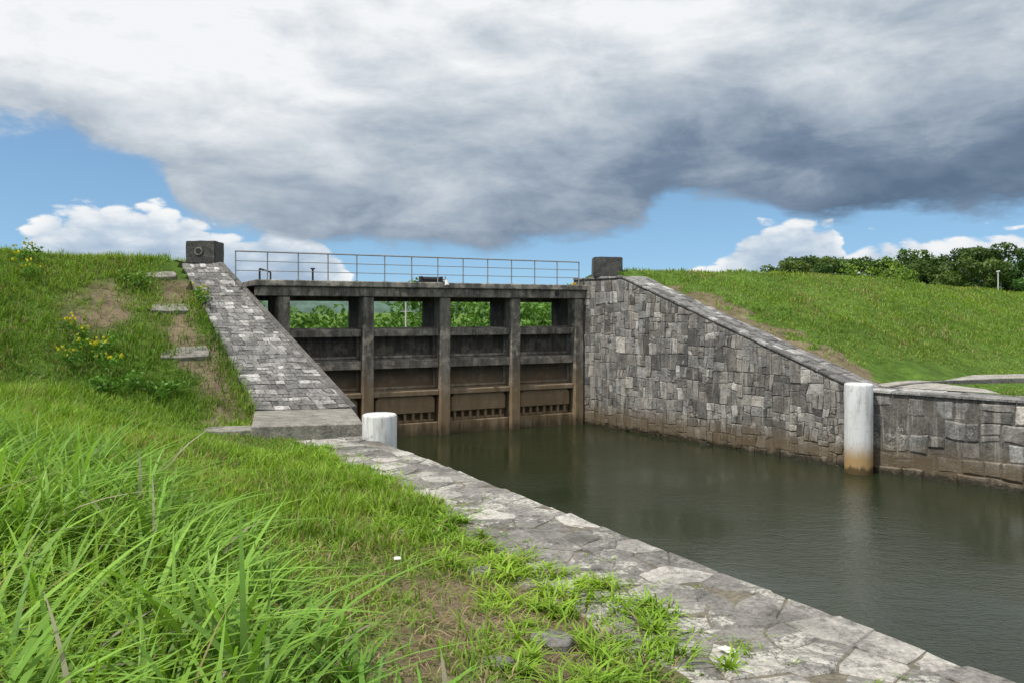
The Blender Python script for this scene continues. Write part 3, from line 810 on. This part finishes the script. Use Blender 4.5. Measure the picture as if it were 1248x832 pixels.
def tree(loc_,s,seed,lab):
    r_=random.Random(seed); e=empty("tree",loc_,r_.uniform(0,6)); thing(e,lab,"tree","row of trees behind the grassy bank")
    b=Bld(); b.tube((0,0,-.3),(.1,.05,2.6*s),.2*s,.14*s,10)
    cen=[];rad=[]
    tall=r_.uniform(6.2,7.4)
    for i in range(26):
        a=r_.uniform(0,6.28); q=r_.uniform(.4,4.6)*s; z=r_.uniform(2.4,tall)*s
        q*= (1-.35*max(0,(z/s-4.2)/3)); cen.append((q*math.cos(a),q*math.sin(a),z)); rad.append(r_.uniform(.5,1.1)*s)
        if i<8: b.tube((.1,.05,2.0*s+ .25*i*s*.5),cen[-1],.07*s,.02*s,6)
    b.obj("trunk",M_bark,e)
    v=r_.uniform(.8,1.15); w_=r_.uniform(.85,1.3)
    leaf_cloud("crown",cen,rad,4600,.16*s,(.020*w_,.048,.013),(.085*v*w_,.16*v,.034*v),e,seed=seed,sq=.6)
    return e
specs=[(25.2,76,.80),(27.4,73,.90),(29.4,77,.96),(31.8,75,.90),(34.4,78,1.0),(36.8,74,.90),(39.6,78,1.02),(42.4,75,.94),(45.2,77,1.06),(48.2,75,1.02),(51.5,77,1.12),(55,78,1.12),(32.5,86,1.08),(28.5,85,.96),(37,86,1.10),(41.5,86,1.06),(46,86,1.16),(51,87,1.14)]
for i,(tx,ty,s) in enumerate(specs):
    tree((tx,ty,1.3),s*1.12,100+i,"dense dark green broadleaf tree behind the grassy bank")
def shrub(x,y,s,seed,lab,cA,cB,n=700,ls=.07):
    z=float(H(np.array([x]),np.array([y]))[0]); e=empty("shrub",(x,y,z)); thing(e,lab,"shrub")
    r_=random.Random(seed); cen=[(r_.uniform(-.6,.6)*s,r_.uniform(-.5,.5)*s,r_.uniform(.15,.5)*s) for _ in range(7)]
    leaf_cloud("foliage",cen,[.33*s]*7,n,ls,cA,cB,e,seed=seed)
    b=Bld()
    for c in cen[:5]: b.tube((0,0,-.1),c,.02*s,.008*s,5)
    b.obj("stem",M_bark,e)
shrub(17.0,37.5,1.7,1,"yellow-green rounded shrub on the bank crest",(.06,.11,.015),(.24,.36,.05))
shrub(18.6,38.2,1.3,2,"yellow-green rounded shrub on the bank crest",(.05,.09,.015),(.17,.28,.04))
shrub(-10.6,22.3,.75,3,"leafy green shrub on the grassy slope",(.05,.12,.018),(.17,.30,.04),500,.05)
shrub(-9.4,18.9,.7,4,"leafy green shrub on the grassy slope",(.04,.12,.015),(.15,.30,.04),500,.05)
shrub(-8.4,19.2,.55,5,"leafy green shrub on the grassy slope",(.04,.12,.015),(.15,.30,.04),400,.05)
vs=[(0,-.012,0)];fs=[]
for j in range(10):
    a=j*math.pi/5; q=.045*(1 if j%2==0 else .6); vs.append((q*math.cos(a),-.02*math.sin(a),q*math.sin(a)*.8))
for j in range(10): fs.append((0,1+j,1+(j+1)%10))
fi=0; fme=None
for (x,y) in [(-10.4,19.6),(-10.8,19.9),(-10.1,19.9),(-9.7,19.3),(-11.2,20.1),(-10.6,19.1),(-12.9,21.3),(-13.3,21.9),(-9.0,22.9),(-8.8,22.5)]:
    z=float(H(np.array([x]),np.array([y]))[0])+.08; e=empty("flowering_weed",(x,y,z)); thing(e,"leafy weed with small yellow flowers on the slope","weed","yellow flowering weeds on the slope")
    r_=random.Random(fi+50); fi+=1
    cen=[(r_.uniform(-.22,.22),r_.uniform(-.22,.22),r_.uniform(.1,.38)) for _ in range(6)]
    leaf_cloud("foliage",cen,[.14]*6,150,.045,(.04,.12,.015),(.15,.30,.035),e,seed=fi)
    for k in range(12):
        c=r_.choice(cen); p=(c[0]+r_.uniform(-.18,.18),c[1]+r_.uniform(-.18,.05)-.05,c[2]+r_.uniform(.08,.22))
        if fme is None: o=mesh_obj("flower",vs,fs,M_yellow); fme=o.data
        else: o=bpy.data.objects.new("flower",fme); link(o)
        o.parent=e; o.location=p; o.rotation_euler=(r_.uniform(-.5,.5),0,r_.uniform(-.6,.6)); o.scale=[r_.uniform(.7,1.3)]*3

# far woods
r_=random.Random(99); cen=[];rad=[]
for i in range(680):
    x=r_.uniform(-75,30); y=r_.uniform(95,120); 
    hmax=4.8+3.2*float(vnoise(np.array([x]),np.array([0.]),.09,4)[0])
    if -36<x<-17: hmax=3.9+.8*math.sin(x*1.1); y=r_.uniform(80,100)
    cen.append((x,y,r_.uniform(-.3,hmax))); rad.append(r_.uniform(1.0,2.1) if hmax>4.75 else r_.uniform(.7,1.3))
o=leaf_cloud("woods",cen,rad,38000,.36,(.03,.08,.015),(.15,.29,.05),None,seed=5,sq=.7); stuff(o)
vs=[];fs=[];n=240
for i in range(n):
    x=-1700+i*14; hgt=14+32*float(fbm(np.array([x]),np.array([0.]),.0022,7)[0])+3*float(vnoise(np.array([x]),np.array([0.]),.03,2)[0]); 
    vs+=[(x,1250,0),(x,1320,hgt),(x,1420,hgt*.8)]
for i in range(n-1):
    b0=3*i; fs+=[(b0,b0+3,b0+4,b0+1),(b0+1,b0+4,b0+5,b0+2)]
M_hill=simple_mat("hazy_forest",(.085,.15,.115),1,0,.45,.05,0)  # distance haze is mixed into the forest colour
structure(mesh_obj("hill",vs,fs,M_hill,None,True))
e=empty("utility_pole",(-9.6,72,1.3)); thing(e,"pale utility pole with crossarms beyond the gate","utility pole")
b=Bld(); b.tube((0,0,0),(0,0,3.5),.08,.06,8); b.obj("pole",M_paper,e)
b=Bld(); b.box(-.5,.5,-.03,.03,2.7,2.76,0); b.obj("crossarm",M_paper,e)
e=empty("street_lamp",(35.4,58,1.3)); thing(e,"slender pale street lamp behind the grassy bank","street lamp")
b=Bld(); b.tube((0,0,0),(0,0,5.6),.06,.04,8); b.obj("pole",M_paper,e)
b=Bld(); b.tube((-.12,0,5.6),(.12,0,5.64),.06,.05,8); b.obj("lamp_head",M_paper,e)

# ------------------------------------------------------------------ sky / light
SE=math.radians(60); AZ=math.radians(232)
sd=Vector((math.sin(AZ)*math.cos(SE),math.cos(AZ)*math.cos(SE),math.sin(SE)))
sl=bpy.data.lights.new("sun",'SUN'); sl.energy=3.8; sl.angle=math.radians(1.2); sl.color=(1,.955,.88)
so=bpy.data.objects.new("sun",sl); link(so); so.rotation_euler=sd.to_track_quat('Z','Y').to_euler(); so.location=(0,0,40)
W=bpy.data.worlds.new("World"); scn.world=W; W.use_nodes=True
try: W.cycles.sampling_method='MANUAL'; W.cycles.sample_map_resolution=256
except Exception: pass
t=NT(W.node_tree); t.n.clear(); out=t.new('ShaderNodeOutputWorld')
tc=t.new('ShaderNodeTexCoord'); gen=tc.outputs['Generated']; x,y,z=sepz(t,gen)
sky=t.new('ShaderNodeTexSky'); sky.sky_type='NISHITA'; sky.sun_disc=False; sky.sun_elevation=SE; sky.sun_rotation=AZ; sky.air_density=1.0; sky.dust_density=.6; sky.ozone_density=2.2
va=t.new('ShaderNodeVectorMath',operation='ADD'); t.l.new(gen,va.inputs[0]); va.inputs[1].default_value=(0,0,.13)
vn=t.new('ShaderNodeVectorMath',operation='NORMALIZE'); t.l.new(va.outputs[0],vn.inputs[0]); t.l.new(vn.outputs[0],sky.inputs[0])
skc=t.mix(1.0,sky.outputs[0],(.92,1.06,1.04,1),'MULTIPLY')
bg=t.new('ShaderNodeBackground'); t.l.new(skc,bg.inputs[0]); bg.inputs[1].default_value=.145
az=t.math('ARCTAN2',x,y)
hz=t.math('SQRT',t.math('ADD',t.math('MULTIPLY',x,x),t.math('MULTIPLY',y,y)))
te=t.math('DIVIDE',z,t.math('MAXIMUM',hz,.05))
ua=t.math('MULTIPLY_ADD',az,.5,.5,clamp=True)
def pt(px,py):
    u=(px-624)/970; a=math.atan(u); return (.5+.5*a,max(0,(380-py)/970*math.cos(a)*4))
def pts(lst,e0,e1):
    q=[pt(*p) for p in lst]; return [(0,e0)]+q+[(1,e1)]
bcur=t.math('MULTIPLY',t.curve(ua,pts([(0,152),(110,186),(190,212),(225,258),(330,284),(420,298),(520,306),(640,300),(760,284),(850,244),(930,254),(1000,266),(1100,262),(1248,256)],.6,.45)),.25)
bsm=t.math('MULTIPLY',t.curve(ua,pts([(0,185),(200,240),(500,285),(780,270),(1000,258),(1248,248)],.6,.5)),.25)
vv=t.new('ShaderNodeCombineXYZ'); t.set(vv.inputs[0],az); t.set(vv.inputs[1],t.math('MULTIPLY',te,2.2)); t.set(vv.inputs[2],3.3)
P1=vv.outputs[0]
nA=t.noise(P1,7.0,9,.62,.25); nB=t.noise(P1,2.4,7,.54,.35)
d=t.math('SUBTRACT',te,bcur); d=t.math('ADD',d,t.math('MULTIPLY',t.math('SUBTRACT',nA,.5),.09))
m1=t.mrange(d,-.005,.018)
hh=t.math('SUBTRACT',te,bsm)
q=t.math('MULTIPLY',hh,2.7)
q=t.math('ADD',q,t.math('MULTIPLY',t.math('SUBTRACT',nB,.5),1.30))
q=t.math('ADD',q,t.math('MULTIPLY',t.math('SUBTRACT',nA,.5),.95))
left=t.curve(ua,[(0,.7),(.2,1.0),(.30,.95),(.36,.75),(.42,.48),(.52,.36),(.62,.14),(.72,-.0),(.8,.0),(1,.55)])
q=t.math('ADD',q,t.math('MULTIPLY_ADD',left,.58,.03))
ccol=t.ramp(q,[(0,(.115,.175,.26)),(.22,(.185,.25,.345)),(.46,(.37,.44,.525)),(.70,(.60,.655,.71)),(1,(.90,.92,.94))])
bg2=t.new('ShaderNodeBackground'); t.l.new(ccol,bg2.inputs[0]); bg2.inputs[1].default_value=1
ccur=t.math('MULTIPLY',t.curve(ua,pts([(0,300),(40,272),(100,250),(180,250),(230,260),(290,282),(340,268),(385,278),(425,330),(470,372),(600,376),(780,345),(870,322),(900,286),(960,266),(1015,266),(1035,306),(1070,292),(1130,290),(1180,288),(1248,283)],.15,.2)),.25)
nzt=t.new('ShaderNodeTexNoise'); nzt.inputs['Scale'].default_value=22; nzt.inputs['Detail'].default_value=3; t.l.new(P1,nzt.inputs['Vector'])
sc=t.new('ShaderNodeVectorMath',operation='SCALE'); t.l.new(nzt.outputs['Color'],sc.inputs[0]); sc.inputs['Scale'].default_value=.03
dist=t.new('ShaderNodeVectorMath',operation='ADD'); t.l.new(P1,dist.inputs[0]); t.l.new(sc.outputs[0],dist.inputs[1])
vo=t.new('ShaderNodeTexVoronoi'); vo.voronoi_dimensions='2D'; vo.inputs['Scale'].default_value=28
t.l.new(dist.outputs[0],vo.inputs['Vector'])
nD=t.noise(P1,16,8,.62,.15)
d2=t.math('SUBTRACT',ccur,te); d2=t.math('ADD',d2,t.math('MULTIPLY',t.math('SUBTRACT',nD,.5),.055)); d2=t.math('ADD',d2,t.math('MULTIPLY',t.math('SUBTRACT',.35,vo.outputs['Distance']),.03))
m2=t.mrange(d2,-.002,.009)
sh=t.math('ADD',t.math('MULTIPLY',nD,1.2),t.math('MULTIPLY',d2,-7.0)); sh=t.math('ADD',sh,t.math('MULTIPLY',vo.outputs['Distance'],-.4))
cc2=t.ramp(sh,[(0,(.38,.49,.63)),(.2,(.54,.64,.75)),(.40,(.82,.86,.90)),(.62,(.97,.97,.96))])
bg3=t.new('ShaderNodeBackground'); t.l.new(cc2,bg3.inputs[0]); bg3.inputs[1].default_value=1
mA=t.new('ShaderNodeMixShader'); t.l.new(m2,mA.inputs[0]); t.l.new(bg.outputs[0],mA.inputs[1]); t.l.new(bg3.outputs[0],mA.inputs[2])
mB=t.new('ShaderNodeMixShader'); t.l.new(m1,mB.inputs[0]); t.l.new(mA.outputs[0],mB.inputs[1]); t.l.new(bg2.outputs[0],mB.inputs[2])
t.l.new(mB.outputs[0],out.inputs[0])

# ------------------------------------------------------------------ camera
cd=bpy.data.cameras.new("camera"); cam=bpy.data.objects.new("camera",cd); link(cam)
cam.location=(0,0,4); cam.rotation_euler=(math.radians(90),0,0); cd.lens=28; cd.sensor_width=36; cd.shift_y=-36/1248
cd.clip_start=.05; cd.clip_end=9000; scn.camera=cam
scn.view_settings.view_transform='Standard'; scn.view_settings.look='None'; scn.view_settings.exposure=0
